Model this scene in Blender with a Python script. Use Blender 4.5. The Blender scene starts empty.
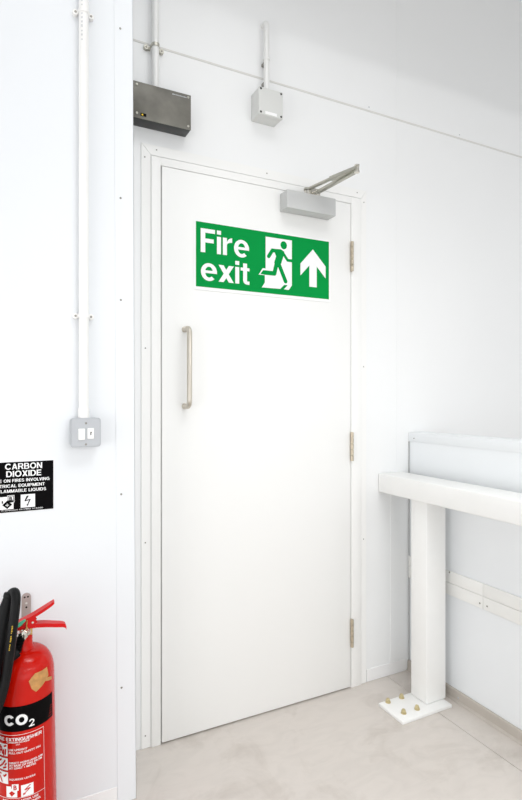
import bpy, bmesh, math, random
from mathutils import Vector, Matrix
random.seed(4)
COL = bpy.context.scene.collection
PI = math.pi
scn = bpy.context.scene

# ------------------------------------------------------------------ materials
def lin(c):
    out = []
    for v in c:
        v /= 255.0
        out.append(v / 12.92 if v <= .04045 else ((v + .055) / 1.055) ** 2.4)
    return out + [1.0]

def mat(name, rgb, rough=.5, metal=0.0, var=.02, scale=6.0, bump=0.0, bscale=200.0, coat=0.0, stretch=None, spec=.5, emit=0):
    m = bpy.data.materials.new(name); m.use_nodes = True
    nt = m.node_tree; b = nt.nodes['Principled BSDF']
    b.inputs['Roughness'].default_value = rough
    b.inputs['Metallic'].default_value = metal
    b.inputs['Specular IOR Level'].default_value = spec
    b.inputs['Coat Weight'].default_value = coat
    tc = nt.nodes.new('ShaderNodeTexCoord')
    mp = nt.nodes.new('ShaderNodeMapping')
    if stretch: mp.inputs['Scale'].default_value = stretch
    nt.links.new(tc.outputs['Object'], mp.inputs['Vector'])
    n = nt.nodes.new('ShaderNodeTexNoise'); n.inputs['Scale'].default_value = scale
    n.inputs['Detail'].default_value = 5
    nt.links.new(mp.outputs['Vector'], n.inputs['Vector'])
    r = nt.nodes.new('ShaderNodeValToRGB')
    c = lin(rgb)
    r.color_ramp.elements[0].position = .3; r.color_ramp.elements[1].position = .7
    r.color_ramp.elements[0].color = [max(0, v * (1 - var)) for v in c[:3]] + [1]
    r.color_ramp.elements[1].color = [min(1, v * (1 + var)) for v in c[:3]] + [1]
    nt.links.new(n.outputs['Fac'], r.inputs['Fac'])
    nt.links.new(r.outputs['Color'], b.inputs['Base Color'])
    if bump:
        n2 = nt.nodes.new('ShaderNodeTexNoise'); n2.inputs['Scale'].default_value = bscale
        nt.links.new(mp.outputs['Vector'], n2.inputs['Vector'])
        bp = nt.nodes.new('ShaderNodeBump'); bp.inputs['Strength'].default_value = bump
        bp.inputs['Distance'].default_value = .001
        nt.links.new(n2.outputs['Fac'], bp.inputs['Height'])
        nt.links.new(bp.outputs['Normal'], b.inputs['Normal'])
    if emit:
        b.inputs['Emission Color'].default_value = c; b.inputs['Emission Strength'].default_value = emit
    return m

def floor_mat():
    m = bpy.data.materials.new('resin_floor'); m.use_nodes = True
    nt = m.node_tree; b = nt.nodes['Principled BSDF']
    tc = nt.nodes.new('ShaderNodeTexCoord')
    n = nt.nodes.new('ShaderNodeTexNoise'); n.inputs['Scale'].default_value = 4.5; n.inputs['Detail'].default_value = 8
    n.inputs['Roughness'].default_value = .62; n.inputs['Distortion'].default_value = .8
    nt.links.new(tc.outputs['Object'], n.inputs['Vector'])
    r = nt.nodes.new('ShaderNodeValToRGB')
    e = r.color_ramp.elements
    e[0].position = .32; e[0].color = lin((198, 190, 182))
    e[1].position = .68; e[1].color = lin((213, 206, 199))
    x = e.new(.5); x.color = lin((213, 206, 199))
    nt.links.new(n.outputs['Fac'], r.inputs['Fac'])
    # faint trowel scuffs
    mp = nt.nodes.new('ShaderNodeMapping'); mp.inputs['Rotation'].default_value = (0, 0, .5); mp.inputs['Scale'].default_value = (3, 7, 1)
    nt.links.new(tc.outputs['Object'], mp.inputs['Vector'])
    n2 = nt.nodes.new('ShaderNodeTexNoise'); n2.inputs['Scale'].default_value = 2.5; n2.inputs['Detail'].default_value = 6; n2.inputs['Distortion'].default_value = 1.5
    nt.links.new(mp.outputs['Vector'], n2.inputs['Vector'])
    r2 = nt.nodes.new('ShaderNodeValToRGB')
    r2.color_ramp.elements[0].position = .35; r2.color_ramp.elements[0].color = (.95, .95, .95, 1)
    r2.color_ramp.elements[1].position = .6; r2.color_ramp.elements[1].color = (1, 1, 1, 1)
    nt.links.new(n2.outputs['Fac'], r2.inputs['Fac'])
    mx = nt.nodes.new('ShaderNodeMixRGB'); mx.blend_type = 'MULTIPLY'; mx.inputs[0].default_value = 1
    nt.links.new(r.outputs['Color'], mx.inputs[1]); nt.links.new(r2.outputs['Color'], mx.inputs[2])
    nt.links.new(mx.outputs[0], b.inputs['Base Color'])
    b.inputs['Roughness'].default_value = .38
    return m

M = {
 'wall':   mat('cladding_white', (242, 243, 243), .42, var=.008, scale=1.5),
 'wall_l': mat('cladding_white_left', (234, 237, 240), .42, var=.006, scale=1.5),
 'part':   mat('partition_white', (236, 239, 241), .4, var=.008),
 'trimw':  mat('trim_white', (243, 243, 243), .4, var=.006),
 'bead':   mat('joint_bead', (220, 219, 215), .5),
 'gap':    mat('joint_sealant', (188, 190, 190), .6),
 'door':   mat('door_paint', (244, 244, 242), .38, var=.006, scale=3),
 'frame':  mat('frame_paint', (243, 243, 241), .38, var=.006),
 'rail':   mat('rail_paint', (243, 243, 241), .35, var=.01, scale=12, bump=.08, bscale=60),
 'bump':   mat('bumper_plastic', (241, 241, 238), .4, var=.006),
 'skirt':  mat('beige_skirting', (187, 180, 171), .5, var=.04, scale=14),
 'ceil':   mat('ceiling_white', (220, 221, 222), .7),
 'steel':  mat('satin_steel', (205, 198, 186), .32, 1.0, var=.05, scale=30, stretch=(1, 1, .05)),
 'strap':  mat('strap_steel', (186, 180, 178), .4, .5, var=.08, scale=30),
 'arm':    mat('arm_silver', (188, 186, 176), .35, .85, var=.05, scale=20),
 'chrome': mat('bright_steel', (222, 218, 208), .2, 1.0, var=.05, scale=20),
 'hinge':  mat('hinge_steel', (200, 188, 168), .35, 1.0, var=.1, scale=60),
 'silver': mat('silver_paint', (196, 197, 196), .4, .25, var=.02),
 'dark':   mat('dark_steel_cover', (112, 110, 103), .36, .5, var=.42, scale=8),
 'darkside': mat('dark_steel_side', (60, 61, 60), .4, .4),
 'black':  mat('black_rubber', (14, 14, 15), .5, bump=.1, spec=.2),
 'blackp': mat('black_print', (8, 7, 8), .6, spec=.06),
 'grey':   mat('grey_metalclad', (186, 189, 193), .4, .1, var=.02),
 'lgrey':  mat('light_grey_plastic', (214, 215, 212), .5, var=.01),
 'conduit': mat('white_conduit', (244, 243, 241), .35),
 'galv':   mat('galvanised_conduit', (232, 232, 230), .35, .1),
 'screw':  mat('screw_metal', (150, 148, 142), .4, .8),
 'dscrew': mat('dark_screw', (52, 50, 46), .45, .5),
 'brass':  mat('brass', (205, 170, 105), .3, 1.0, var=.12, scale=60),
 'yzinc':  mat('yellow_zinc', (206, 192, 150), .35, .6, var=.12, scale=120),
 'white':  mat('white_print', (246, 246, 246), .4),
 'wplast': mat('white_plastic', (248, 248, 246), .3),
 'green':  mat('sign_green', (0, 146, 66), .6, var=.02, spec=.08),
 'red':    mat('extinguisher_red', (198, 20, 6), .15, var=.03, spec=.28),
 'redl':   mat('lever_red', (212, 10, 12), .3, var=.03, spec=.28),
 'tan':    mat('kraft_tape', (196, 144, 84), .6, var=.18, scale=90),
 'tag':    mat('green_tag', (70, 178, 140), .4),
 'yellow': mat('yellow_print', (206, 170, 40), .5),
 'led':    mat('amber_led', (230, 200, 40), .4, emit=.4),
 'floor':  floor_mat(),
}

# ------------------------------------------------------------------ mesh helpers
def bm_new(): return bmesh.new()

def add_box(bm, x0, x1, y0, y1, z0, z1, bev=0.0, seg=2):
    t = bmesh.new(); bmesh.ops.create_cube(t, size=1)
    for v in t.verts:
        v.co = Vector(((x0 + x1) / 2 + v.co.x * (x1 - x0), (y0 + y1) / 2 + v.co.y * (y1 - y0), (z0 + z1) / 2 + v.co.z * (z1 - z0)))
    if bev: bmesh.ops.bevel(t, geom=t.edges[:], offset=bev, segments=seg, profile=.5, affect='EDGES')
    merge(bm, t)

def merge(bm, t, mx=None):
    if mx is not None: bmesh.ops.transform(t, matrix=mx, verts=t.verts[:])
    me = bpy.data.meshes.new('t'); t.to_mesh(me); t.free(); bm.from_mesh(me); bpy.data.meshes.remove(me)

def axis_mx(p, d):
    d = Vector(d).normalized()
    return Matrix.Translation(Vector(p)) @ Vector((0, 0, 1)).rotation_difference(d).to_matrix().to_4x4()

def add_lathe(bm, prof, p=(0, 0, 0), d=(0, 0, 1), seg=32, cap=True):
    """prof: list of (r, h) along direction d from p"""
    t = bmesh.new(); rings = []
    for r, h in prof:
        rings.append([t.verts.new((r * math.cos(2 * PI * k / seg), r * math.sin(2 * PI * k / seg), h)) for k in range(seg)] if r > 1e-6 else [t.verts.new((0, 0, h))])
    for a, b in zip(rings, rings[1:]):
        for k in range(seg):
            k2 = (k + 1) % seg
            if len(a) == 1 and len(b) == 1: continue
            if len(a) == 1: t.faces.new((a[0], b[k], b[k2]))
            elif len(b) == 1: t.faces.new((a[k], a[k2], b[0]))
            else: t.faces.new((a[k], a[k2], b[k2], b[k]))
    if cap:
        if len(rings[0]) > 1: t.faces.new(rings[0][::-1])
        if len(rings[-1]) > 1: t.faces.new(rings[-1])
    bmesh.ops.recalc_face_normals(t, faces=t.faces[:])
    merge(bm, t, axis_mx(p, d))

def smooth_path(pts, n=8):
    """Catmull-Rom through pts"""
    P = [Vector(p) for p in pts]; P = [2 * P[0] - P[1]] + P + [2 * P[-1] - P[-2]]
    out = []
    for i in range(1, len(P) - 2):
        a, b, c, d = P[i - 1:i + 3]
        for k in range(n):
            t = k / n
            out.append(.5 * ((2 * b) + (c - a) * t + (2 * a - 5 * b + 4 * c - d) * t * t + (3 * b - a - 3 * c + d) * t ** 3))
    out.append(P[-2]); return out

def add_tube(bm, pts, r, seg=16, cap=True, radii=None):
    P = [Vector(p) for p in pts]; t = bmesh.new(); rings = []
    tan = []
    for i in range(len(P)):
        a = P[max(0, i - 1)]; b = P[min(len(P) - 1, i + 1)]; tan.append((b - a).normalized())
    n = tan[0].orthogonal().normalized()
    for i, p in enumerate(P):
        if i:
            q = tan[i - 1].rotation_difference(tan[i]); n = (q @ n).normalized()
        b = tan[i].cross(n); rr = radii[i] if radii else r
        rings.append([t.verts.new(p + rr * (math.cos(2 * PI * k / seg) * n + math.sin(2 * PI * k / seg) * b)) for k in range(seg)])
    for a, b in zip(rings, rings[1:]):
        for k in range(seg): t.faces.new((a[k], a[(k + 1) % seg], b[(k + 1) % seg], b[k]))
    if cap: t.faces.new(rings[0][::-1]); t.faces.new(rings[-1])
    bmesh.ops.recalc_face_normals(t, faces=t.faces[:])
    merge(bm, t)

FLAT = [0]
def add_prism(bm, poly, y0, y1, bev=0.0, flat=False):
    """poly of (x,z), from y0 (front, smaller) to y1"""
    t = bmesh.new()
    if flat:
        FLAT[0] += 1; y0 -= (FLAT[0] % 12) * .00002
    a = [t.verts.new((x, y0, z)) for x, z in poly]
    f = t.faces.new(a)
    if not flat:
        r = bmesh.ops.extrude_face_region(t, geom=[f])
        for v in [g for g in r['geom'] if isinstance(g, bmesh.types.BMVert)]: v.co.y = y1
        bmesh.ops.recalc_face_normals(t, faces=t.faces[:])
        if bev: bmesh.ops.bevel(t, geom=t.edges[:], offset=bev, segments=2, affect='EDGES')
    else:
        f.normal_update()
        if f.normal.y > 0: f.normal_flip()
    bmesh.ops.triangulate(t, faces=[f for f in t.faces if len(f.verts) > 4])
    merge(bm, t)

def rounded_rect(x0, x1, z0, z1, r, n=5):
    out = []
    for cx, cz, a0 in ((x1 - r, z1 - r, 0), (x0 + r, z1 - r, 90), (x0 + r, z0 + r, 180), (x1 - r, z0 + r, 270)):
        for k in range(n + 1):
            a = math.radians(a0 + 90 * k / n); out.append((cx + r * math.cos(a), cz + r * math.sin(a)))
    return out

def stroke_poly(pts, w):
    """outline of a polyline with round ends -> list of convex polys"""
    out = []
    for (x0, z0), (x1, z1) in zip(pts, pts[1:]):
        a = math.atan2(z1 - z0, x1 - x0); poly = []
        for k in range(9): 
            b = a + PI / 2 + PI * k / 8; poly.append((x0 + w / 2 * math.cos(b), z0 + w / 2 * math.sin(b)))
        for k in range(9):
            b = a - PI / 2 + PI * k / 8; poly.append((x1 + w / 2 * math.cos(b), z1 + w / 2 * math.sin(b)))
        out.append(poly)
    return out

def text_bm(s, x0, x1, z0, z1, y=0.0, bold=.0):
    """flat lettering fitted into a box in the XZ plane, facing -Y"""
    cu = bpy.data.curves.new('txt', 'FONT'); cu.body = s; cu.size = 1; cu.offset = bold; cu.resolution_u = 4
    cu.space_character = 1.0 + bold * 1.5
    o = bpy.data.objects.new('txt', cu); COL.objects.link(o)
    bpy.context.view_layer.update()
    me = bpy.data.meshes.new_from_object(o.evaluated_get(bpy.context.evaluated_depsgraph_get()))
    bpy.data.objects.remove(o); bpy.data.curves.remove(cu)
    bm = bmesh.new(); bm.from_mesh(me); bpy.data.meshes.remove(me)
    xs = [v.co.x for v in bm.verts]; ys = [v.co.y for v in bm.verts]
    a, b, c, d = min(xs), max(xs), min(ys), max(ys)
    for v in bm.verts:
        v.co = Vector((x0 + (v.co.x - a) / (b - a) * (x1 - x0), y, z0 + (v.co.y - c) / (d - c) * (z1 - z0)))
    return bm

def obj(name, bm, m, parent=None, smooth=True, kind=None):
    me = bpy.data.meshes.new(name); bm.to_mesh(me); bm.free()
    me.materials.append(M[m])
    if smooth:
        for p in me.polygons: p.use_smooth = True
        try: me.set_sharp_from_angle(angle=math.radians(35))
        except Exception: pass
    o = bpy.data.objects.new(name, me); COL.objects.link(o)
    if parent is not None:
        o.parent = parent; o.matrix_parent_inverse = Matrix.Identity(4)
        # geometry given in scene coordinates: bring it into the parent's frame
        if parent.get('_base') is not None: pass
    if kind: o['kind'] = kind
    return o

def tag(o, label, cat, group=None, kind=None):
    o['label'] = label; o['category'] = cat
    if group: o['group'] = group
    if kind: o['kind'] = kind
    return o

class Thing:
    """an Empty at the thing's base; part() takes scene coordinates and stores them relative to it"""
    def __init__(s, name, loc, label, cat, kind=None, group=None, rot=(0, 0, 0)):
        s.e = bpy.data.objects.new(name, None); COL.objects.link(s.e)
        s.e.empty_display_size = .05; s.e.location = loc; s.e.rotation_euler = rot
        s.loc = Vector(loc); s.local = rot != (0, 0, 0)
        tag(s.e, label, cat, group, kind)
    def part(s, name, bm, m, parent=None, smooth=True, label=None, local=False):
        if not local: bmesh.ops.translate(bm, vec=-s.loc, verts=bm.verts[:])
        o = obj(name, bm, m, parent or s.e, smooth)
        if label: o['label'] = label
        return o

def struct(name, bm, m, label, cat, smooth=True):
    o = obj(name, bm, m, None, smooth); tag(o, label, cat, None, 'structure'); return o

def screw_bm(p, r, d=(0, -1, 0), h=.0015):
    bm = bm_new(); add_lathe(bm, [(0, 0), (r, 0), (r, h * .5), (r * .7, h), (0, h)], p, d, 12, False); return bm


# ------------------------------------------------------------------ block lettering
def _R(x0, x1, y0, y1): return [(x0, y0), (x1, y0), (x1, y1), (x0, y1)]
def _ring(cx, cy, rx, ry, ix, iy, a0, a1, n=None):
    n = n or max(4, int(abs(a1 - a0) / 12)); out = []
    pt = lambda r, q, a: (cx + r * math.cos(math.radians(a)), cy + q * math.sin(math.radians(a)))
    for k in range(n):
        a = a0 + (a1 - a0) * k / n; b = a0 + (a1 - a0) * (k + 1) / n
        out.append([pt(rx, ry, a), pt(rx, ry, b), pt(ix, iy, b), pt(ix, iy, a)])
    return out
S_ = .21
_st = [_R(0, S_, 0, 1)]
GL = {
 'F': (.66, _st + [_R(S_, .66, .83, 1), _R(S_, .60, .42, .59)]),
 'i': (.19, [_R(0, .19, 0, .735), _R(0, .19, .83, 1)]),
 'r': (.44, [_R(0, .19, 0, .735)] + _ring(.44, .43, .27, .32, .25 - .0, .13, 90, 180)),
 'e': (.74, _ring(.37, .365, .37, .385, .175, .235, -6, 312) + [_R(.17, .735, .315, .43)]),
 'x': (.72, [[(0, .735), (.235, .735), (.72, 0), (.485, 0)], [(.72, .735), (.485, .735), (0, 0), (.235, 0)]]),
 't': (.43, [_R(.12, .31, .17, .93), _R(0, .43, .60, .735), _R(.29, .43, -.005, .14)] + _ring(.31, .185, .19, .19, .0, .02, 180, 270)),
 'C': (.94, _ring(.5, .5, .5, .52, .285, .33, 36, 324)),
 'A': (.88, [[(0, 0), (.22, 0), (.54, 1), (.33, 1)], [(.66, 0), (.88, 0), (.55, 1), (.34, 1)], _R(.2, .68, .2, .36)]),
 'R': (.84, _st + [_R(S_, .5, .84, 1), _R(S_, .5, .39, .55), [(.40, .42), (.62, .44), (.84, 0), (.60, 0)]] + _ring(.5, .695, .31, .305, .10, .145, -90, 90)),
 'B': (.82, _st + [_R(S_, .48, .85, 1), _R(S_, .52, .43, .58), _R(S_, .5, 0, .15)] + _ring(.48, .735, .28, .265, .08, .115, -90, 90) + _ring(.5, .29, .32, .29, .11, .14, -90, 90)),
 'O': (1.0, _ring(.5, .5, .5, .52, .285, .34, 0, 360, 28)),
 'Q': (1.0, _ring(.5, .5, .5, .52, .285, .34, 0, 360, 28) + [[(.52, .26), (.64, .36), (.98, .02), (.86, -.06)]]),
 'N': (.84, _st + [_R(.63, .84, 0, 1), [(0, 1), (.23, 1), (.84, 0), (.61, 0)]]),
 'D': (.86, _st + [_R(S_, .42, .84, 1), _R(S_, .42, 0, .16)] + _ring(.42, .5, .44, .5, .22, .34, -90, 90)),
 'I': (.21, _st), 'H': (.82, _st + [_R(.61, .82, 0, 1), _R(S_, .61, .42, .59)]),
 'L': (.62, _st + [_R(S_, .62, 0, .17)]), 'T': (.76, [_R(.275, .485, 0, 1), _R(0, .76, .83, 1)]),
 'X': (.84, [[(0, 1), (.26, 1), (.84, 0), (.58, 0)], [(.84, 1), (.58, 1), (0, 0), (.26, 0)]]),
 'E': (.70, _st + [_R(S_, .70, .83, 1), _R(S_, .66, .42, .58), _R(S_, .70, 0, .17)]),
 'U': (.82, [_R(0, S_, .36, 1), _R(.61, .82, .36, 1)] + _ring(.41, .36, .41, .38, .20, .20, 180, 360)),
 'V': (.84, [[(0, 1), (.23, 1), (.52, 0), (.31, 0)], [(.84, 1), (.61, 1), (.32, 0), (.53, 0)]]),
 'M': (1.0, _st + [_R(.79, 1, 0, 1), [(0, 1), (.25, 1), (.6, 0), (.4, 0)], [(1, 1), (.75, 1), (.4, 0), (.6, 0)]]),
 'P': (.78, _st + [_R(S_, .47, .84, 1), _R(S_, .47, .35, .51)] + _ring(.47, .675, .31, .325, .10, .165, -90, 90)),
 'G': (.98, _ring(.5, .5, .5, .52, .285, .33, 40, 345) + [_R(.50, .97, .40, .55), _R(.80, .97, .0, .45)]),
 'S': (.76, _ring(.38, .72, .36, .30, .15, .13, 20, 270) + _ring(.38, .285, .38, .305, .17, .135, -160, 90)),
 'c': (.98, _ring(.5, .5, .5, .52, .21, .27, 34, 326)),
 'o': (1.04, _ring(.52, .5, .52, .52, .235, .27, 0, 360, 28)),
 '2': (.72, _ring(.36, .69, .36, .33, .16, .165, -25, 172) + [[(.68, .55), (.54, .60), (.05, .10), (.24, .10)], _R(0, .72, 0, .17), [(0, 0), (.24, 0), (.24, .17), (.07, .17)]]),
}
def block_bm(s, x0, x1, z0, z1, y=0.0, gap=.09, lo=0.0, hi=1.0, up=-1):
    """bold block lettering between x0 and x1; z0/z1 are the heights of lo and hi in cap heights"""
    x = 0; items = []
    for ch in s:
        if ch == ' ': x += .48; continue
        w, polys = GL[ch]; items += [[(x + a, b) for a, b in p] for p in polys]; x += w + gap
    x -= gap; bm = bmesh.new(); sc = (z1 - z0) / (hi - lo)
    for k, p in enumerate(items):
        vs = [bm.verts.new((x0 + a / x * (x1 - x0), y + up * (k % 9) * .00002, z0 + (b - lo) * sc)) for a, b in p]
        f = bm.faces.new(vs); f.normal_update()
        if f.normal.y > 0: f.normal_flip()
    return bm

# ------------------------------------------------------------------ the setting
W = .010          # face of the wall round the door
LY = -.209        # face of the nearer wall on the left
bm = bm_new()
add_box(bm, -3.2, 1.0155, -4.2, .12, -.08, 0)
add_box(bm, 1.0180, 4.2, -4.2, .12, -.08, 0)
add_box(bm, 1.0155, 1.0180, -4.2, .12, -.08, -.006)
struct('floor', bm, 'floor', 'pale beige resin floor with one thin dark joint line', 'floor', False)

bm = bm_new()
add_box(bm, -.30, -.0385, W, .12, 0, 2.4640)
add_box(bm, -.0385, .8727, W, .12, 2.0772, 2.4640)
add_box(bm, .8727, 1.0722, W, .12, 0, 2.4640)
add_box(bm, 1.0733, 4.2, W, .12, 0, 2.4640)
add_box(bm, -.30, 1.0722, W, .12, 2.4720, 3.3195)
add_box(bm, 1.0733, 4.2, W, .12, 2.4720, 3.3195)
add_box(bm, -.30, 4.2, W + .004, .12, 2.4, 2.5)
add_box(bm, 1.06, 1.085, W + .0008, .12, 0, 3.3195)
struct('wall_back', bm, 'wall', 'white panelled wall around the fire door', 'wall', False)

bm = bm_new()
add_box(bm, -3.2, -.1436, LY, W - .001, 0, 3.3195, .001, 1)
for v in bm.verts:
    if v.co.x > -1: v.co.x -= v.co.z * .0042
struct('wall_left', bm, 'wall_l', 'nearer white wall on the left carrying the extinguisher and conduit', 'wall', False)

PX = 1.1450
bm = bm_new()
add_box(bm, PX, PX + .09, -3.6, W - .006, .044, 1.030)
wr = struct('wall_right', bm, 'part', 'low white partition wall behind the guard rail', 'wall', False)
bm = bm_new()
add_box(bm, PX - .0025, PX + .0925, -3.6, W - .001, 1.030, 1.0715, .0015, 2)
c = obj('cap', bm, 'part', wr)
o = obj('screw', screw_bm((PX - .0025, -.025, 1.046), .0028, (-1, 0, 0)), 'screw', wr)

bm = bm_new(); add_box(bm, -3.2, 4.2, -4.2, .12, 3.32, 3.40)
bb = bm_new(); add_box(bb, -3.2, 4.2, -2.20, -2.05, 2.40, 3.3198)  # unseen beam, added to cast the shadow edge on the upper back wall
struct('added_shade_beam', bb, 'ceil', 'unseen white beam added behind the viewpoint to shade the upper back wall', 'beam', False)
struct('ceiling', bm, 'ceil', 'white ceiling above the picture', 'ceiling', False)

bm = bm_new()
prof = [(PX - .001, .046), (PX - .007, .045), (PX - .009, .040), (PX - .0095, .010), (PX - .016, .0005), (PX - .001, .0005)]
t = bmesh.new(); vs = [t.verts.new((x, -3.6, z)) for x, z in prof]; f = t.faces.new(vs)
r = bmesh.ops.extrude_face_region(t, geom=[f])
for v in [g for g in r['geom'] if isinstance(g, bmesh.types.BMVert)]: v.co.y = W - .001
bmesh.ops.recalc_face_normals(t, faces=t.faces[:]); merge(bm, t)
sk = struct('baseboard_right', bm, 'skirt', 'beige skirting along the foot of the low partition', 'skirting', False)
obj('stud', screw_bm((PX - .0093, -.285, .022), .004, (-1, 0, 0)), 'grey', sk)

bm = bm_new(); add_box(bm, .905, 1.1225, W - .004, W - .0002, .0006, .055, .0012, 1)
struct('baseboard_back', bm, 'trimw', 'white skirting on the wall between door and partition', 'skirting', False)
bm = bm_new(); add_box(bm, -3.2, -.1995, LY - .003, LY - .0002, .0006, .055, .001, 1)
struct('baseboard_left', bm, 'trimw', 'white skirting at the foot of the left wall', 'skirting', False)

# corner trim of the left wall, with its rivets
bm = bm_new()
add_box(bm, -.1985, -.1418, LY - .0018, LY - .0002, .0006, 3.319, .0005, 1)
add_box(bm, -.1434, -.1418, LY - .0018, -.06, .0006, 3.319, .0005, 1)
for v in bm.verts: v.co.x -= v.co.z * .0042
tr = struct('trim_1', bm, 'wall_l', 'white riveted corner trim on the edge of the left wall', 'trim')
for z in (2.342, 1.830, 1.522, .935, .350):
    obj('rivet', screw_bm((-.1855 - .002 * z, LY - .0018, z), .0032), 'screw', tr)
# bead in the horizontal joint of the back wall
bm = bm_new(); add_box(bm, -.30, 4.2, W - .002, W + .006, 2.4642, 2.4718, .001, 1)
tr = struct('trim_2', bm, 'bead', 'thin grey horizontal joint bead across the wall above the door', 'trim')
for x in (.92, 1.46): obj('rivet', screw_bm((x, W, 2.485), .003), 'grey', tr)
# flat corner strip between door and partition, sealant line in the corner
bm = bm_new(); add_box(bm, 1.0355, 1.1300, W - .003, W - .0002, .0555, .905, .0008, 1)
struct('trim_3', bm, 'wall', 'flat white strip on the back wall under the rail end', 'trim')
bm = bm_new(); add_box(bm, PX - .0050, PX - .0005, W - .007, W - .0004, .047, 1.029, .001, 1)
struct('trim_4', bm, 'gap', 'grey vertical sealant line where wall meets partition', 'trim')

# two runs of the flat bumper rail on the partition
for i, (ya, yb, lab) in enumerate(((-.4018, W - .003, 'short white bumper strip on the partition, between the corner and the strip joint'),
                                   (-3.55, -.4032, 'long white bumper strip on the partition, running right from the strip joint'))):
    t = Thing('bumper_strip', (PX, (ya + yb) / 2, .414), lab, 'bumper strip', group='bumper strips on the partition')
    bm = bm_new()
    add_box(bm, PX - .0065, PX - .0003, ya, yb, .4680, .5160, .0012, 2)
    t.part('upper_band', bm, 'bump')
    bm = bm_new()
    add_box(bm, PX - .0065, PX - .0003, ya, yb, .4185, .4670, .0012, 2)
    t.part('lower_band', bm, 'bump')
    for y, z in (((-.388, .4365), (-.236, .511)) if i == 0 else ((-.422, .4365), (-1.1, .4335))):
        t.part('screw', screw_bm((PX - .0065, y, z), .0034, (-1, 0, 0)), 'screw')

# ------------------------------------------------------------------ door
DW = .816
T = Thing('door_1', (0, 0, 0), 'white flush fire exit door in its white frame', 'door', 'structure')
bm = bm_new()
xl, xr = -.0377, .872
add_box(bm, xl, -.004, .001, .115, 0, 2.0768, .0012)
add_box(bm, DW + .004, xr, .001, .115, 0, 2.0768, .0012)
add_box(bm, -.004, DW + .004, .001, .115, 2.0484, 2.0768, .0012)
add_box(bm, -.006, .014, .050, .115, .0, 2.052)
add_box(bm, DW - .014, DW + .006, .050, .115, .0, 2.052)
add_box(bm, -.006, DW + .006, .050, .115, 2.030, 2.052)
add_box(bm, -.006, DW + .006, .052, .115, .0005, .020)
fr = T.part('door_frame', bm, 'frame')
# mitred cover strip round the frame
def cover(poly, name):
    bm = bm_new(); add_prism(bm, poly, W - .005, W - .0003, .0008); return T.part(name, bm, 'frame', fr)
o1, i1 = (-.0725, 2.1165), (xl - .0012, 2.0800)
o2, i2 = (.9020, 2.1165), (xr + .0012, 2.0800)
cover([(o1[0], .0006), (i1[0], .0006), i1, o1], 'cover_strip')
cover([(i2[0], .0006), (o2[0], .0006), o2, i2], 'cover_strip')
cover([(i1[0] + .0006, i1[1] + .0002), (i2[0] - .0006, i2[1] + .0002), (o2[0] - .0006, o2[1]), (o1[0] + .0006, o1[1])], 'cover_strip')
for x, z in ((-.060, 2.068), (-.018, 2.1015), (.853, 2.1015), (.889, 2.066), (-.058, 1.40), (-.058, .045), (.887, 1.36), (.887, .62), (-.058, .72), (.42, 2.1015)):
    T.part('screw', screw_bm((x, W - .005, z), .0026, h=.001), 'screw', fr)
bm = bm_new(); add_box(bm, 0, DW, 0, .044, .006, 2.046, .0016, 2)
leaf = T.part('door_leaf', bm, 'door')
# D-shaped pull handle
hx = .083
bm = bm_new()
so, rr, zt, zb = .055, .0095, 1.4725, 1.1960
arc = lambda cz, s: [Vector((hx, -so + .022 - .022 * math.sin(a), cz + s * (.022 * math.cos(a) - .022))) for a in [PI / 2 * k / 8 for k in range(9)]]
top = [Vector((hx, -.0003, zt))] + arc(zt, 1)
bot = [Vector((hx, -.0003, zb))] + [Vector((hx, p.y, 2 * zb - 0 - p.z + 0)) for p in arc(zb, 1)]
add_tube(bm, top + bot[::-1], rr, 20)
for z in (zt, zb): add_lathe(bm, [(rr + .0012, 0.0003), (rr + .0012, .006), (rr, .0065)], (hx, 0, z), (0, -1, 0), 24)
T.part('door_handle', bm, 'steel', leaf)
for z0, z1 in ((1.760, 1.886), (.960, 1.082), (.175, .293)):
    bm = bm_new(); n = 5; L = (z1 - z0) / n
    for k in range(n):
        a, b = z0 + k * L + .0006, z0 + (k + 1) * L - .0006
        add_lathe(bm, [(.0055, 0), (.0068, .001), (.0068, b - a - .001), (.0055, b - a)], (DW + .002, -.0072, a), (0, 0, 1), 20)
    add_box(bm, DW + .0005, DW + .0035, -.0015, .004, z0, z1)
    h = T.part('hinge', bm, 'hinge', leaf)

# door closer: body on the leaf, folding arm out to an elbow and back to the frame head
T = Thing('door_closer', (.584, 0, 1.99), 'silver box door closer with folded steel arm at the top of the door', 'door closer')
bm = bm_new(); add_box(bm, .4755, .7010, -.057, -.0004, 1.9590, 2.0290, .0022, 3)
body = T.part('closer_body', bm, 'silver')
bm = bm_new()
add_lathe(bm, [(.017, 0), (.017, .010), (.0145, .0105), (.0145, .019), (.012, .021), (0, .021)], (.583, -.034, 2.0288), (0, 0, 1), 28)
T.part('spindle', bm, 'chrome', body)
el = Vector((.644, -.272, 2.060))
def flat_bar(bm, a, b, w0, w1, h):
    a, b = Vector(a), Vector(b); d = (b - a).normalized(); s = d.cross(Vector((0, 0, 1))).normalized()
    t = bmesh.new(); up = Vector((0, 0, h / 2)); V = []
    n = 6
    rings = []
    for k in range(n + 1):
        f = k / n; w = (w0 + (w1 - w0) * f) / 2; p = a.lerp(b, f)
        rings.append([t.verts.new(p + s * w + up), t.verts.new(p - s * w + up), t.verts.new(p - s * w - up), t.verts.new(p + s * w - up)])
    for q, r in zip(rings, rings[1:]):
        for k in range(4): t.faces.new((q[k], q[(k + 1) % 4], r[(k + 1) % 4], r[k]))
    t.faces.new(rings[0][::-1]); t.faces.new(rings[-1])
    bmesh.ops.recalc_face_normals(t, faces=t.faces[:])
    bmesh.ops.bevel(t, geom=t.edges[:], offset=.001, segments=2, affect='EDGES')
    merge(bm, t)
bm = bm_new()
mid = Vector((.612, -.155, 2.060))
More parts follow.
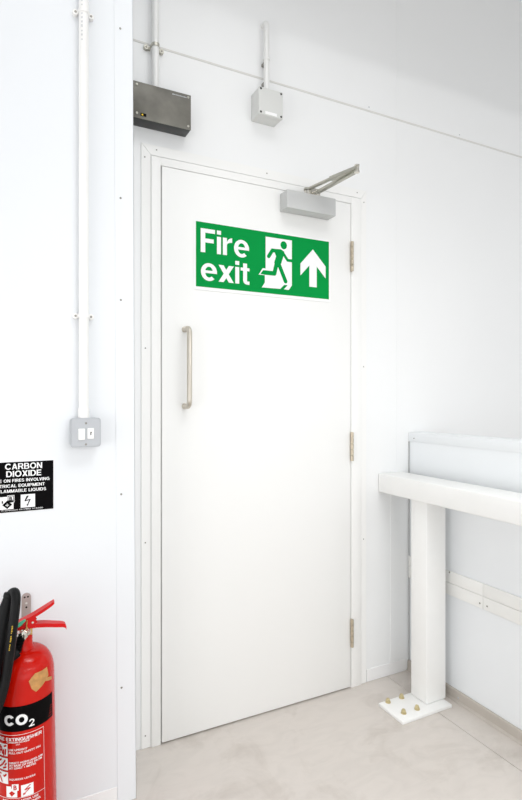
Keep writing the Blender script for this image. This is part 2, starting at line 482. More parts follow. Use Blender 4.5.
flat_bar(bm, (.583, -.034, 2.0545), mid + Vector((0, 0, -.002)), .014, .015, .008)
flat_bar(bm, mid + Vector((-.001, .004, -.002)), el + Vector((-.0, -.004, -.002)), .018, .020, .013)
add_lathe(bm, [(.0165, 0), (.0165, .007), (.014, .008)], (.583, -.034, 2.0505), (0, 0, 1), 24)
T.part('main_arm', bm, 'arm')
bm = bm_new()
br = Vector((.634, -.030, 2.0590))
flat_bar(bm, el + Vector((.002, 0, -.009)), br + Vector((0, 0, -.005)), .018, .016, .012)
T.part('forearm', bm, 'arm')
bm = bm_new()
add_lathe(bm, [(.006, 0), (.010, .001), (.010, .007), (.007, .008), (.007, .022), (.0095, .023), (.0095, .029), (.006, .030)], el + Vector((0, 0, -.019)), (0, 0, 1), 24)
T.part('elbow_pivot', bm, 'chrome')
bm = bm_new()
add_box(bm, .606, .662, -.0030, .0006, 2.0515, 2.079, .001)
add_box(bm, .624, .644, -.034, -.0025, 2.0535, 2.0590, .001)
add_lathe(bm, [(.006, 0), (.009, .001), (.009, .007), (.006, .008)], br + Vector((0, 0, -.004)), (0, 0, 1), 20)
T.part('frame_bracket', bm, 'chrome')

# ------------------------------------------------------------------ fire exit sign
T = Thing('fire_exit_sign', (.415, 0, 1.62), 'green and white fire exit sign with running figure and up arrow on the door', 'sign')
bm = bm_new(); add_prism(bm, rounded_rect(.1190, .7120, 1.6210, 1.8760, .004), -.0022, -.0003)
pl = T.part('white_plate', bm, 'white', smooth=False)
bm = bm_new(); add_prism(bm, [(.1256, 1.6325), (.7043, 1.6325), (.7043, 1.8700), (.1256, 1.8700)], -.0025, -.0022)
T.part('green_panel', bm, 'green', smooth=False)
bm = block_bm('Fire', .1437, .3395, 1.7598, 1.8470, -.0029); T.part('lettering', bm, 'white', smooth=False)
bm = block_bm('exit', .1445, .3410, 1.6580, 1.7430, -.0029, .07); T.part('lettering', bm, 'white', smooth=False)
bm = bm_new()
add_prism(bm, [(.4103, 1.8520), (.5276, 1.8520), (.5276, 1.6731), (.5136, 1.6541), (.4768, 1.6548), (.3937, 1.6533), (.407, 1.6735), (.407, 1.7015), (.3804, 1.7015), (.3977, 1.7280), (.4103, 1.7280)], -.0029, 0, flat=True)
T.part('doorway_shape', bm, 'white', smooth=False)
bm = bm_new(); Y = -.0032
add_prism(bm, [(.4906 + .0145 * math.cos(2 * PI * k / 24), 1.8282 + .0158 * math.sin(2 * PI * k / 24)) for k in range(24)], Y, 0, flat=True)
for p in stroke_poly([(.4235, 1.7765), (.4400, 1.8020), (.4800, 1.8022)], .0145): add_prism(bm, p, Y, 0, flat=True)
for p in stroke_poly([(.4860, 1.7985), (.5080, 1.7710), (.5290, 1.7710)], .0115): add_prism(bm, p, Y, 0, flat=True)
add_prism(bm, [(.4440, 1.8085), (.4768, 1.8107), (.4930, 1.8030), (.4892, 1.7844), (.4780, 1.7520), (.4474, 1.7540), (.4563, 1.7805)], Y, 0, flat=True)
for p in stroke_poly([(.4597, 1.7568), (.4488, 1.7125), (.4050, 1.7118)], .0175): add_prism(bm, p, Y, 0, flat=True)
add_prism(bm, [(.3870, 1.7038), (.3995, 1.7205), (.4080, 1.7200), (.4080, 1.7040)], Y, 0, flat=True)
for p in stroke_poly([(.4670, 1.7546), (.4989, 1.6865)], .0165): add_prism(bm, p, Y, 0, flat=True)
add_prism(bm, [(.4748, 1.6545), (.4927, 1.6725), (.5080, 1.6725), (.4913, 1.6545)], Y, 0, flat=True)
add_prism(bm, [(.5276, 1.7650), (.5276, 1.7770), (.5310, 1.7770), (.5310, 1.7650)], Y, 0, flat=True)
T.part('running_figure', bm, 'green', smooth=False)
bm = bm_new()
for p in ([(.626, 1.8288), (.6876, 1.7660), (.6876, 1.7172), (.626, 1.7800)], [(.626, 1.8288), (.626, 1.7800), (.5673, 1.7172), (.5673, 1.7650)], [(.6445, 1.7660), (.6445, 1.6763), (.6092, 1.6763), (.6092, 1.7660), (.626, 1.7900)]):
    add_prism(bm, p, -.0029, 0, flat=True)
T.part('arrow', bm, 'white', smooth=False)

# ------------------------------------------------------------------ conduits, boxes
def saddle(T, x, wy, z, r, cy, w=.010, m='conduit', span=.030):
    """two-hole saddle clip clasping a vertical pipe at x, axis cy in front of the wall face wy"""
    bm = bm_new()
    n = 16; t = bmesh.new(); ro = r + .0018; ri = r + .0003
    A = []
    for k in range(n + 1):
        a = PI * k / n
        A.append([t.verts.new((x + q * math.cos(a), cy - q * math.sin(a), z + s * w / 2)) for q, s in ((ri, -1), (ro, -1), (ro, 1), (ri, 1))])
    for p, q in zip(A, A[1:]):
        for k in range(4): t.faces.new((p[k], p[(k + 1) % 4], q[(k + 1) % 4], q[k]))
    t.faces.new(A[0][::-1]); t.faces.new(A[-1]); bmesh.ops.recalc_face_normals(t, faces=t.faces[:]); merge(bm, t)
    for s in (-1, 1):
        xa, xb = sorted((x + s * (r + .0005), x + s * (r + .0022)))
        add_box(bm, xa, xb, cy, wy - .0005, z - w / 2, z + w / 2)
        xa, xb = sorted((x + s * (r + .0015), x + s * span * .72))
        add_box(bm, xa, xb, wy - .0105, wy - .0004, z - w * .42, z + w * .42, .001, 1)
        add_lathe(bm, [(.0085, 0), (.0085, .011), (.0075, .012)], (x + s * span * .72, wy - .0003, z), (0, -1, 0), 20)
    o = T.part('saddle_clip', bm, m)
    for s in (-1, 1): T.part('screw', screw_bm((x + s * span * .72, wy - .0123, z), .0034), 'screw', o)

# left run
cx, cy, cr = -.2985, LY - .019, .0138
T = Thing('electrical_conduit', (cx, LY, 1.17), 'long white conduit pipe running up the left wall from the switch box', 'conduit', group='white conduit pipes on the walls')
bm = bm_new(); add_lathe(bm, [(cr, 1.1685), (cr, 3.319)], (cx, cy, 0), (0, 0, 1), 28); T.part('pipe', bm, 'conduit')
bm = bm_new(); add_lathe(bm, [(cr + .002, 1.1685), (cr + .002, 1.196), (cr + .0005, 1.1965)], (cx, cy, 0), (0, 0, 1), 28); T.part('coupling', bm, 'conduit')
for z in (2.344, 1.4635): saddle(T, cx, LY, z, cr, cy)
# small printed marks down the pipe
bm = bm_new()
for k in range(16):
    z = 2.255 + k * .0125
    h = random.choice((.004, .006, .008))
    a0 = math.radians(-118)
    t = [(cx + (cr + .0003) * math.cos(a0 + s), cy + (cr + .0003) * math.sin(a0 + s)) for s in (-.09, .09)]
    q = bmesh.new(); vs = [q.verts.new((t[0][0], t[0][1], z)), q.verts.new((t[1][0], t[1][1], z)), q.verts.new((t[1][0], t[1][1], z + h)), q.verts.new((t[0][0], t[0][1], z + h))]
    q.faces.new(vs); merge(bm, q)
T.part('printed_marks', bm, 'grey')

# switch box
T = Thing('switch_box', (-.2955, LY, 1.085), 'grey metal switch box with white rocker and key switch on left wall', 'switch')
bm = bm_new(); add_prism(bm, rounded_rect(-.3345, -.2565, 1.0870, 1.1660, .006), LY - .030, LY - .0004, .0008); T.part('back_box', bm, 'grey')
bm = bm_new(); add_prism(bm, rounded_rect(-.3372, -.2538, 1.0850, 1.1682, .008), LY - .041, LY - .0302, .0028); fp = T.part('faceplate', bm, 'grey')
fy = LY - .041
bm = bm_new(); add_box(bm, -.3165, -.2985, fy - .0045, fy + .002, 1.1060, 1.1385, .0014); T.part('rocker_switch', bm, 'wplast', fp)
bm = bm_new(); add_box(bm, -.2915, -.2735, fy - .0025, fy + .002, 1.1085, 1.1390, .0012); ks = T.part('key_switch', bm, 'wplast', fp)
bm = bm_new(); add_prism(bm, rounded_rect(-.2838, -.2812, 1.1190, 1.1290, .001), fy - .0031, fy - .0026); add_box(bm, -.2815, -.2795, fy - .0031, fy - .0026, 1.1255, 1.1285); T.part('keyhole', bm, 'dscrew', ks)
for z in (1.1535, 1.0930): T.part('screw', screw_bm((-.2955, fy, z), .0032), 'screw', fp)
bm = bm_new(); add_lathe(bm, [(.007, 0), (.007, .0018), (.006, .0022)], (-.272, LY - .017, 1.1662), (0, 0, 1), 20); T.part('knockout', bm, 'grey')

# dark control box over the door's left corner
T = Thing('control_box', (-.02, W, 2.165), 'dark grey metal box with four corner screws, half behind the left wall edge', 'electrical box')
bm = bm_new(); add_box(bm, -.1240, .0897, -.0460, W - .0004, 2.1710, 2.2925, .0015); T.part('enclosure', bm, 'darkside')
bm = bm_new(); add_box(bm, -.1245, .0902, -.0500, -.0462, 2.1705, 2.2930, .0012); cv = T.part('cover', bm, 'dark')
for x, z in ((-.1010, 2.2825), (-.1010, 2.1860), (.0800, 2.2835), (.0800, 2.1820)):
    T.part('screw', screw_bm((x, -.050, z), .0042, h=.002), 'arm', cv)
bm = bm_new(); add_box(bm, -.0890, -.0690, -.0506, -.0500, 2.1790, 2.1890); iw = T.part('indicator_window', bm, 'blackp', cv)
bm = bm_new(); add_lathe(bm, [(.0028, 0), (.0024, .0012), (0, .0016)], (-.0825, -.0506, 2.1837), (0, -1, 0), 12, False); T.part('indicator_light', bm, 'led', iw)
bm = bm_new(); x = .022
while x < .070:
    w = random.choice((.003, .004, .0055)); add_box(bm, x, x + w, -.0503, -.0500, 2.2795, 2.2830); x += w + .0014
T.part('printed_marks', bm, 'grey', cv)
T = Thing('electrical_conduit', (-.029, W, 2.293), 'short white conduit pipe rising from the dark grey box', 'conduit', group='white conduit pipes on the walls')
bm = bm_new(); add_lathe(bm, [(.0125, 2.2932), (.0125, 3.319)], (-.029, W - .030, 0), (0, 0, 1), 28); T.part('pipe', bm, 'galv')
saddle(T, -.029, W, 2.4500, .0125, W - .030, .012, 'arm', .038)

# junction box right of it
T = Thing('junction_box', (.404, W, 2.29), 'pale grey plastic junction box with four dark screws above the door', 'junction box')
bm = bm_new(); add_box(bm, .3540, .4550, -.0440, W + .0006, 2.2905, 2.3915, .003, 3); T.part('box_base', bm, 'lgrey')
bm = bm_new(); add_box(bm, .3532, .4558, -.0600, -.0448, 2.2897, 2.3923, .003, 3); cv = T.part('lid', bm, 'lgrey')
for x in (.3615, .4475):
    for z in (2.2975, 2.3845): T.part('screw', screw_bm((x, -.0600, z), .0042, h=.001), 'dscrew', cv)
bm = bm_new(); add_box(bm, .3800, .4290, -.0605, -.0600, 2.2935, 2.3040); T.part('label_strip', bm, 'white', cv)
T = Thing('electrical_conduit', (.406, W, 2.392), 'stub of white conduit rising from the pale junction box and bending into the wall', 'conduit', group='white conduit pipes on the walls')
jy = W - .030
bm = bm_new()
add_tube(bm, [Vector((.4055, jy, 2.3928)), Vector((.4055, jy, 2.52)), Vector((.4055, jy, 2.655))] + [Vector((.4055, jy + .016 - .016 * math.cos(a), 2.655 + .016 * math.sin(a))) for a in [PI / 2 * k / 8 for k in range(1, 9)]] + [Vector((.4055, W + .02, 2.671))], .0108, 24)
T.part('pipe', bm, 'galv')
bm = bm_new(); add_lathe(bm, [(.0125, 0), (.0135, .001), (.0135, .013), (.0125, .014)], (.4055, jy, 2.523), (0, 0, 1), 24); T.part('coupling', bm, 'galv')
bm = bm_new(); add_box(bm, .398, .413, jy + .0105, W - .0003, 2.512, 2.522, .001); T.part('standoff', bm, 'screw')
bm = bm_new(); add_box(bm, .398, .413, jy + .0105, W - .0003, 2.436, 2.446, .001); T.part('standoff', bm, 'screw')

# ------------------------------------------------------------------ guard rail
T = Thing('guard_rail', (1.03, -.2, 0), 'white steel guard rail on a bolted square post beside the door', 'guard rail')
bm = bm_new(); add_box(bm,   .9700, 1.1020, -2.05, W - .002, .8165, .8965, .004, 3); T.part('rail_beam', bm, 'rail')
for dy in (0, -1.55):
    bm = bm_new(); add_box(bm,   .9965, 1.1010, -.2535 + dy, -.1640 + dy, .0122, .8163, .005, 3); T.part('post', bm, 'rail')
    bm = bm_new(); add_box(bm, .8370, 1.0900, -.2960 + dy, -.1560 + dy, .0004, .0120, .0015, 2)
    bp = T.part('base_plate', bm, 'rail')
    for x, y in ((.8740, -.1690), (.9440, -.1690), (.8790, -.2540), (.9440, -.2570)):
        bm = bm_new()
        add_lathe(bm, [(.0110, 0), (.0110, .0018), (.0105, .002)], (x, y + dy, .0120), (0, 0, 1), 24)
        add_lathe(bm, [(.0090, .002), (.0092, .0030), (.0092, .0100), (.0082, .0112)], (x, y + dy, .0120), (0, 0, 1), 6)
        add_lathe(bm, [(.0066, .0115), (.0066, .0140), (.0058, .0152), (0, .0155)], (x, y + dy, .0120), (0, 0, 1), 20)
        T.part('bolt', bm, 'yzinc', bp)

# ------------------------------------------------------------------ carbon dioxide notice
T = Thing('extinguisher_notice', (-.46, LY, .91), 'black and white carbon dioxide notice on the wall above the extinguisher', 'sign')
sx0, sx1 = -.5500, -.3792
bm = bm_new(); add_box(bm, sx0 - .0012, sx1 + .0012, LY - .0012, LY + .0005, .9082, 1.0492); T.part('backing', bm, 'white', smooth=False)
bm = bm_new(); add_box(bm, sx0, sx1, LY - .0016, LY - .0012, .9094, 1.0480); T.part('black_panel', bm, 'blackp', smooth=False)
ty = LY - .0020
for s, a, b, z0, z1 in (('CARBON', -.5040, -.4090, 1.0275, 1.0440), ('DIOXIDE', -.5010, -.4115, 1.0070, 1.0235),
                        ('USE ON FIRES INVOLVING', -.5335, -.3895, .9925, 1.0010), ('ELECTRICAL EQUIPMENT', -.5480, -.4020, .9780, .9865),
                        ('FLAMMABLE LIQUIDS', -.5215, -.3985, .9640, .9725)):
    T.part('lettering', block_bm(s, a, b, z0, z1, ty), 'white', smooth=False)
T.part('lettering', text_bm('Fire Protection (01788) 510300', -.5300, -.4070, .9125, .9170, ty, .0), 'white', smooth=False)
bm = bm_new(); add_box(bm, -.4645, -.4275, ty, ty + .0002, .9195, .9560); sq = T.part('shock_symbol', bm, 'white', smooth=False)
bm = bm_new(); yb = ty - .0003
for p in ([(-.4490, .9520), (-.4435, .9520), (-.4510, .9395), (-.4545, .9395)], [(-.4545, .9395), (-.4545, .9365), (-.4395, .9400), (-.4385, .9425)], [(-.4420, .9420), (-.4385, .9425), (-.4455, .9270), (-.4475, .9280)], [(-.4500, .9270), (-.4440, .9290), (-.4470, .9225)]):
    add_prism(bm, p, yb, 0, flat=True)
T.part('lightning_bolt', bm, 'blackp', sq, smooth=False)
bm = bm_new(); add_box(bm, -.5260, -.4825, ty, ty + .0002, .9180, .9430); add_box(bm, -.5260, -.4985, ty, ty + .0002, .9430, .9530); add_box(bm, -.4985, -.4805, ty, ty + .0002, .9365, .9565); sq = T.part('liquid_fire_symbol', bm, 'white', smooth=False)
bm = bm_new()
add_box(bm, -.4970, -.4820, yb, yb + .0001, .9380, .9395); add_box(bm, -.4970, -.4820, yb, yb + .0001, .9535, .9550)
add_box(bm, -.4970, -.4956, yb, yb + .0001, .9380, .9550); add_box(bm, -.4834, -.4820, yb, yb + .0001, .9380, .9550)
merge(bm, text_bm('B', -.4932, -.4858, .9410, .9520, yb, .04))
for p in ([(-.5110, .9310), (-.4985, .9420), (-.4860, .9310), (-.4985, .9195)],): add_prism(bm, p, yb, 0, flat=True)
for x in (-.5200, -.5120): add_box(bm, x, x + .003, yb, yb + .0001, .9350, .9420)
T.part('symbol_marks', bm, 'blackp', sq, smooth=False)
bm = bm_new(); add_box(bm, -.4993, -.4977, yb - .0003, yb - .0002, .9255, .9345); add_box(bm, -.5030, -.4940, yb - .0003, yb - .0002, .9290, .9306)
T.part('symbol_cross', bm, 'white', sq, smooth=False)

# ------------------------------------------------------------------ wall bracket and extinguisher
T = Thing('wall_bracket', (-.45, LY, .6), 'steel hanging strap with round holes on the wall behind the extinguisher valve', 'bracket')
bm = bm_new()
add_prism(bm, [(-.4622, .560), (-.4382, .560)] + [(-.4502 + .0120 * math.cos(a), .6680 + .0120 * math.sin(a)) for a in [PI * k / 12 for k in range(13)]], LY - .0035, LY - .0004, .0006)
add_box(bm, -.4600, -.4404, LY - .060, LY - .0035, .5900, .5935, .0008)
st = T.part('strap', bm, 'strap')
for x, z, r in ((-.4545, .6685, .0027), (-.4460, .6690, .0027), (-.4500, .6515, .0032), (-.4500, .6400, .0028)):
    T.part('hole', screw_bm((x, LY - .0035, z), r, h=.0003), 'dscrew' if r < .003 else 'lgrey', st)

TL = .018; R = .0732; PZ = .60
E0 = Vector((-.4500, -.304, .0018))
T = Thing('fire_extinguisher', E0, 'red carbon dioxide fire extinguisher with black horn beside the left wall', 'fire extinguisher', rot=(0, -TL, 0))
# inverse of the thing's own lean, so the pieces measured upright in the room keep their place
INV = (Matrix.Translation(E0) @ Matrix.Rotation(-TL, 4, 'Y')).inverted()
def wp(name, bm, m, parent=None, smooth=True):
    bmesh.ops.transform(bm, matrix=INV, verts=bm.verts[:]); return T.part(name, bm, m, parent, smooth, local=True)
def lp(name, bm, m, parent=None, smooth=True): return T.part(name, bm, m, parent, smooth, local=True)

bm = bm_new()
prof = [(.060, 0), (.068, .001), (.0727, .006), (R, .014), (R, .500)]
for k in range(1, 13):
    a = PI / 2 * k / 12; prof.append((.024 + (R - .024) * math.cos(a) ** .9, .500 + .066 * math.sin(a)))
prof += [(.0225, .571), (.0210, .576), (.0210, .600), (.0195, .602)]
add_lathe(bm, prof, (0, 0, 0), (0, 0, 1), 72)
cyl = lp('cylinder', bm, 'red')

def wrap(bm, off=.0004, maxlen=.004):
    """flat artwork given as x = angle in degrees, z = height, laid round the cylinder"""
    for v in bm.verts:
        a = math.radians(v.co.x * .945); rr = R + off + v.co.y
        v.co = Vector((rr * math.sin(a), -rr * math.cos(a), v.co.z))
    return bm
def patch(a0, a1, z0, z1, off=.0004, bm=None):
    n = max(1, int(abs(a1 - a0) / 3)); t = bmesh.new()
    cols = [(t.verts.new((a0 + (a1 - a0) * k / n, 0, z0)), t.verts.new((a0 + (a1 - a0) * k / n, 0, z1))) for k in range(n + 1)]
    for p, q in zip(cols, cols[1:]): t.faces.new((p[0], q[0], q[1], p[1]))
    wrap(t, off)
    if bm is None: return t
    merge(bm, t); return bm
band = lp('black_band', patch(-140, 63, .389, .452), 'blackp', cyl)
bm = bm_new()
for k in range(5): patch(47 + k * 1.6, 61, .396 + k * .0062, .3966 + k * .0062, .0007, bm)
lp('faded_stripes', bm, 'redl', band)
def art(s, a0, a1, z0, z1, bold=.03, par=band, name='lettering', m='white', off=.0008):
    t = text_bm(s, a0, a1, z0, z1, 0, bold); return lp(name, wrap(t, off), m, par, False)
def bart(s, a0, a1, z0, z1, par, m='white', off=.0008, gap=.09):
    return lp('lettering', wrap(block_bm(s, a0, a1, z0, z1, 0, gap, up=1), off), m, par, False)
bart('co', -45.5, 2.0, .4050, .4310, band)
bart('2', 4.0, 14.6, .3955, .4135, band)
bm = bm_new()
patch(-70, 34.5, .3802, .3812, .0005, bm); patch(33.9, 34.5, .120, .3812, .0005, bm); patch(-70, -69.4, .120, .3812, .0005, bm); patch(-70, 34.5, .2215, .2225, .0005, bm); patch(-70, 34.5, .120, .121, .0005, bm)
lab = lp('instruction_panel', bm, 'white', cyl)
bart('FIRE EXTINGUISHER', -67, 29.5, .3660, .3742, lab)
bart('CARBON DIOXIDE', -41, 4.8, .3608, .3645, lab)
art('5 KG', -21.5, -14, .3552, .3590, .01, lab)
for s, a1, z in (('USE UPRIGHT', 0, .3412), ('PULL OUT SAFETY PIN', 26, .3335), ('DIRECT HORN AND AIM', 30, .3085), ('AT BASE OF FIRE FROM', 28.5, .3020), ('AT LEAST 1 METRE', 16, .2955), ('SQUEEZE LEVERS', 14.4, .2668)):
    art(s, -36.5, a1, z, z + .0050, .02, lab)
for s, a0, a1, z in (('RECHARGE AFTER USE', -53, 20, .2125), ('FIRE EXTINGUISHER', -53, 25, .2040)): art(s, a0, a1, z, z + .0055, .02, lab)
def pict(z0, z1, marks):
    a = lp('pictogram', patch(-65, -39.6, z0, z1, .0005), 'white', lab)
    bm = bm_new()
    for p0, p1, w in marks:
        for poly in stroke_poly([p0, p1], .0045):
            q = bmesh.new()
            # strokes are drawn in millimetres-true space, then unrolled to degrees
            mx = (p0[0] + p1[0]) / 2
            vs = [q.verts.new((math.degrees(x / R), 0, z)) for x, z in poly]; q.faces.new(vs); wrap(q, .0009); merge(bm, q)
    lp('pictogram_marks', bm, 'red', a)
dx = lambda deg: math.radians(deg) * R
pict(.3275, .3580, [((dx(-60), .332), (dx(-58), .352), 0), ((dx(-52), .333), (dx(-55), .349), 0), ((dx(-45), .332), (dx(-44), .344), 0), ((dx(-60), .340), (dx(-53), .340), 0), ((dx(-47), .352), (dx(-43), .354), 0), ((dx(-49), .330), (dx(-49), .342), 0)])
pict(.2920, .3220, [((dx(-61), .298), (dx(-52), .306), 0), ((dx(-52), .306), (dx(-46), .316), 0), ((dx(-50), .297), (dx(-44), .300), 0), ((dx(-62), .312), (dx(-56), .317), 0), ((dx(-46), .305), (dx(-43), .309), 0)])
pict(.2575, .2870, [((dx(-60), .282), (dx(-48), .276), 0), ((dx(-60), .274), (dx(-55), .262), 0), ((dx(-48), .276), (dx(-44), .281), 0)])
bm = bm_new(); patch(-44, -21, .2243, .2470, .0005, bm); patch(-44, -33, .2470, .2520, .0005, bm); patch(-31.5, -18, .2410, .2575, .0006, bm)
a = lp('liquid_fire_symbol', bm, 'white', lab)
art('B', -28.2, -21.5, .2432, .2552, .03, a, 'letter', 'red', .0010)
bm = bm_new()
for poly in ([(-38, .2350), (-32, .2410), (-25, .2350), (-32, .2270)],):
    q = bmesh.new(); q.faces.new([q.verts.new((x, 0, z)) for x, z in poly]); wrap(q, .0009); merge(bm, q)
lp('symbol_marks', bm, 'red', a)
a = lp('shock_symbol', patch(-13.4, 10.4, .2233, .2530, .0005), 'white', lab)
bm = bm_new()
for poly in ([(3, .2505), (6, .2500), (-5, .2400), (-7, .2410)], [(-7, .2410), (-6, .2385), (5, .2415), (4, .2435)], [(2, .2425), (5, .2415), (-7, .2300), (-8, .2312)], [(-10, .2270), (-4, .2300), (-9, .2335)]):
    q = bmesh.new(); q.faces.new([q.verts.new((x, 0, z)) for x, z in poly]); wrap(q, .0009); merge(bm, q)
lp('lightning_bolt', bm, 'red', a)
# torn kraft tape
bm = bm_new()
def tape(poly, off):
    q = bmesh.new(); f = q.faces.new([q.verts.new((x, 0, z)) for x, z in poly])
    bmesh.ops.triangulate(q, faces=[f])
    bmesh.ops.subdivide_edges(q, edges=q.edges[:], cuts=3, use_grid_fill=True)
    for v in q.verts:
        z = v.co.z; rr = R if z < .500 else .024 + (R - .024) * math.cos(math.asin(min(1, (z - .500) / .066))) ** .9
        a = math.radians(v.co.x); rr += off
        v.co = Vector((rr * math.sin(a), -rr * math.cos(a), z + .0))
    merge(bm, q)
tape([(4.9, .5100), (11, .5180), (17.7, .5240), (32, .5235), (45.8, .5250), (45.5, .5150), (46.9, .5030), (40, .4955), (30.2, .4860), (18.0, .4778), (12, .4860), (9.9, .4892), (8, .5000)], .0012)
tape([(28, .5000), (38, .5010), (47, .4990), (57.7, .4930), (56.4, .4865), (46, .4900), (37.2, .4945), (29, .4930)], .0022)
lp('paper_tape', bm, 'tan', cyl, False)

# valve, levers (upright room coordinates)
bm = bm_new(); VX, VY = -.4575, -.304
add_lathe(bm, [(.0165, .600), (.0165, .604), (.0145, .6045), (.0145, .616), (.0110, .6165), (.0110, .640), (.008, .641)], (VX, VY, 0), (0, 0, 1), 24)
add_box(bm, VX + .004, VX + .017, VY - .012, VY + .010, .602, .626, .002)
add_tube(bm, [(VX, VY, .612), (VX, VY + .045, .610)], .008, 14)
vlv = wp('valve', bm, 'brass')
bm = bm_new()
add_lathe(bm, [(.010, -.002), (.0125, 0), (.0125, .010), (.0100, .011), (.0100, .016), (.0130, .017), (.0130, .026), (.009, .028)], (VX + .003, VY - .014, .6155), (-.55, -.80, -.20), 8)
wp('outlet_union', bm, 'chrome', vlv)
def lever(bm, pts, w, th):
    """a folded sheet lever: pts (x,z,halfwidth) along the top face, with side flanges"""
    P = [(Vector((x, VY - .004, z)), hw) for x, z, hw in pts]
    t = bmesh.new(); rings = []
    for p, hw in P:
        rings.append([t.verts.new(p + Vector((0, -hw, 0))), t.verts.new(p + Vector((0, hw, 0))), t.verts.new(p + Vector((0, hw, -th))), t.verts.new(p + Vector((0, hw - .002, -th))), t.verts.new(p + Vector((0, hw - .002, -.002))), t.verts.new(p + Vector((0, -hw + .002, -.002))), t.verts.new(p + Vector((0, -hw + .002, -th))), t.verts.new(p + Vector((0, -hw, -th)))])
    for a, b in zip(rings, rings[1:]):
        for k in range(8): t.faces.new((a[k], a[(k + 1) % 8], b[(k + 1) % 8], b[k]))
    t.faces.new(rings[0][::-1]); t.faces.new(rings[-1]); bmesh.ops.recalc_face_normals(t, faces=t.faces[:]); merge(bm, t)
bm = bm_new()
lever(bm, [(-.476, .6400, .010), (-.468, .6440, .011), (-.450, .6500, .012), (-.432, .6580, .012), (-.412, .6680, .012), (-.398, .6755, .011), (-.3895, .6805, .009), (-.3865, .6822, .006)], 0, .0085)
add_prism(bm, [(-.466, .643), (-.434, .656), (-.433, .643), (-.428, .635), (-.440, .628), (-.462, .628)], VY - .0165, VY - .0145, .0004)
add_prism(bm, [(-.466, .643), (-.434, .656), (-.433, .643), (-.428, .635), (-.440, .628), (-.462, .628)], VY + .0065, VY + .0085, .0004)
up = wp('upper_lever', bm, 'redl')
bm = bm_new(); add_tube(bm, [(-.4405, VY - .0185, .6370), (-.4405, VY + .0105, .6370)], .0028, 14); wp('pivot_pin', bm, 'chrome', up)
bm = bm_new()
lever(bm, [(-.476, .6305, .010), (-.455, .6315, .0125), (-.430, .6310, .013), (-.405, .6270, .0125), (-.380, .6215, .0115), (-.3640, .6180, .010), (-.3580, .6145, .009), (-.3560, .6085, .008)], 0, .010)
wp('lower_lever', bm, 'redl')
bm = bm_new()
for dz in (0, .006): add_tube(bm, smooth_path([(VX + .004, VY - .019, .640 + dz), (VX + .002, VY - .022, .627 + dz), (VX + .010, VY - .020, .614), (VX + .013, VY - .016, .607)], 6), .0011, 8)
wp('pin_chain', bm, 'brass', up)
bm = bm_new(); add_prism(bm, [(-.4790, .6300), (-.4700, .6340), (-.4560, .6470), (-.4590, .6510), (-.4680, .6470), (-.4775, .6420)], VY - .0235, VY - .0195, .0012)
wp('tamper_tag', bm, 'tag', up)
# ribbed ferrule, hose and horn
bm = bm_new(); p0, p1 = Vector((-.4690, -.334, .6100)), Vector((-.4780, -.353, .5790))
n = 22; pts = [p0.lerp(p1, k / n) for k in range(n + 1)]
add_tube(bm, pts, .01, 16, radii=[.0082 + (.0026 if k % 2 else 0) - .001 * (k / n) for k in range(n + 1)])
wp('hose_ferrule', bm, 'black')
hp = [(-.4780, -.353, .5790), (-.5060, -.368, .565), (-.5600, -.370, .500), (-.5680, -.394, .375), (-.5720, -.398, .385), (-.5480, -.398, .430), (-.5210, -.397, .480), (-.5060, -.397, .535), (-.4965, -.397, .600), (-.4890, -.395, .665), (-.4835, -.390, .713), (-.4825, -.380, .733), (-.4860, -.364, .738), (-.4940, -.352, .728), (-.5000, -.350, .705)]
sp = smooth_path(hp, 8)
bm = bm_new(); add_tube(bm, sp, .0112, 20)
hose = wp('hose', bm, 'black')
bm = bm_new()
for k in range(15):
    z = .612 + k * .0040
    if k in (4, 9): continue
    x = -.4990 + (z - .600) / .065 * .0075
    q = bmesh.new(); h = .0028; wd = random.choice((.0018, .0024, .0030)); yy = -.397 - .0117
    q.faces.new([q.verts.new((x - .0015, yy, z)), q.verts.new((x - .0015 + wd, yy, z)), q.verts.new((x - .0015 + wd, yy, z + h)), q.verts.new((x - .0015, yy, z + h))]); merge(bm, q)
wp('printed_marks', bm, 'yellow', hose)
bm = bm_new()
ax0, ax1 = Vector((-.4950, -.352, .7320)), Vector((-.6050, -.395, .3000))
L = (ax1 - ax0).length; d = (ax1 - ax0) / L
add_lathe(bm, [(.0100, -.002), (.0135, -.001), (.0145, .002), (.0145, .009), (.0132, .011), (.0165, .035), (.0195, .06), (.0300, .16), (.041, .28), (.048, L - .01), (.050, L), (.0470, L), (.042, L - .02), (.026, .17), (.012, .06), (0, .05)], ax0, d, 32, False)
wp('horn', bm, 'black')

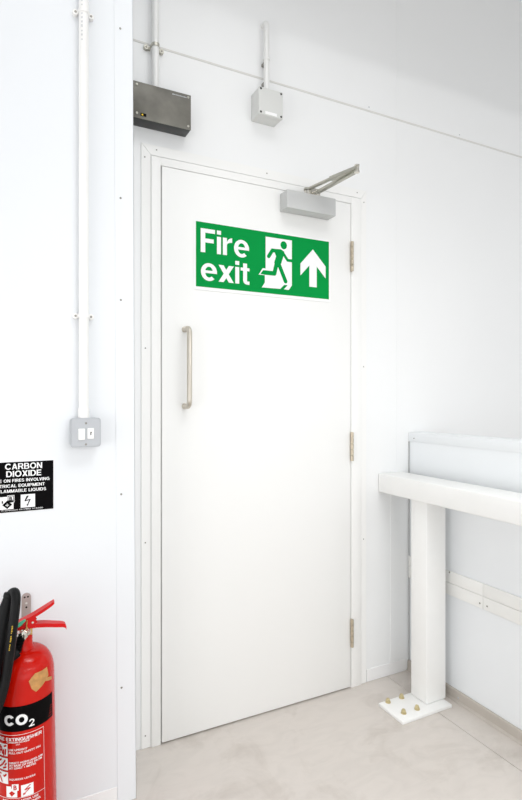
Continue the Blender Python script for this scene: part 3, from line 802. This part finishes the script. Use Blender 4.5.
# ------------------------------------------------------------------ light
w = bpy.data.worlds.new('world'); scn.world = w; w.use_nodes = True
bg = w.node_tree.nodes['Background']; bg.inputs[0].default_value = (.975, .988, 1, 1); bg.inputs[1].default_value = 1.01
def area(name, loc, target, sx, sy, power, col=(1, 1, 1)):
    l = bpy.data.lights.new(name, 'AREA'); l.shape = 'RECTANGLE'; l.size = sx; l.size_y = sy; l.energy = power; l.color = col
    o = bpy.data.objects.new(name, l); COL.objects.link(o); o.location = loc
    o.rotation_euler = (Vector(target) - Vector(loc)).to_track_quat('-Z', 'Y').to_euler(); return o
o = area('ceiling_light', (.10, -1.30, 3.2), (.15, -1.05, 0), 1.4, 1.0, 8.4); o.data.spread = math.radians(140)
o = area('lower_wall_fill', (.5, -1.75, 3.2), (.45, -1.0, 0), 1.4, .7, 7.0); o.data.spread = math.radians(85)  # added narrow fill from above, lifts the lower wall, door and floor
o = area('front_fill', (1.0, -4.3, .95), (.7, 0, .40), 3.4, 1.6, 4); o.data.spread = math.radians(150)  # added soft frontal fill behind the viewpoint, no real lamp there
o = area('low_fill', (.2, -3.4, .55), (.5, 0, .05), 3.0, .8, 1.8); o.data.spread = math.radians(90)  # added low fill for the foot of the door and walls
area('side_fill', (-3.0, -1.9, .85), (.9, -.6, .35), 2.0, 1.4, 26.5)  # added soft fill from the left, brightens rail, post and partition
area('wall_edge_fill', (1.1, -4.15, 2.12), (1.1, 0, 2.12), 3.4, .06, 15)  # added thin source, cut off by the added beam across the upper wall

# ------------------------------------------------------------------ camera
cam = bpy.data.cameras.new('camera'); co = bpy.data.objects.new('camera', cam); COL.objects.link(co)
co.location = (-.53243, -1.83761, 1.22576)
co.rotation_euler = (PI / 2, 0, math.radians(-26.7))
cam.sensor_fit = 'VERTICAL'; cam.sensor_height = 36; cam.lens = 532 / 800 * 36
cam.shift_y = -2 / 800
cam.clip_start = .02
scn.camera = co
scn.view_settings.view_transform = 'Standard'
scn.view_settings.look = 'None'
scn.view_settings.exposure = 0
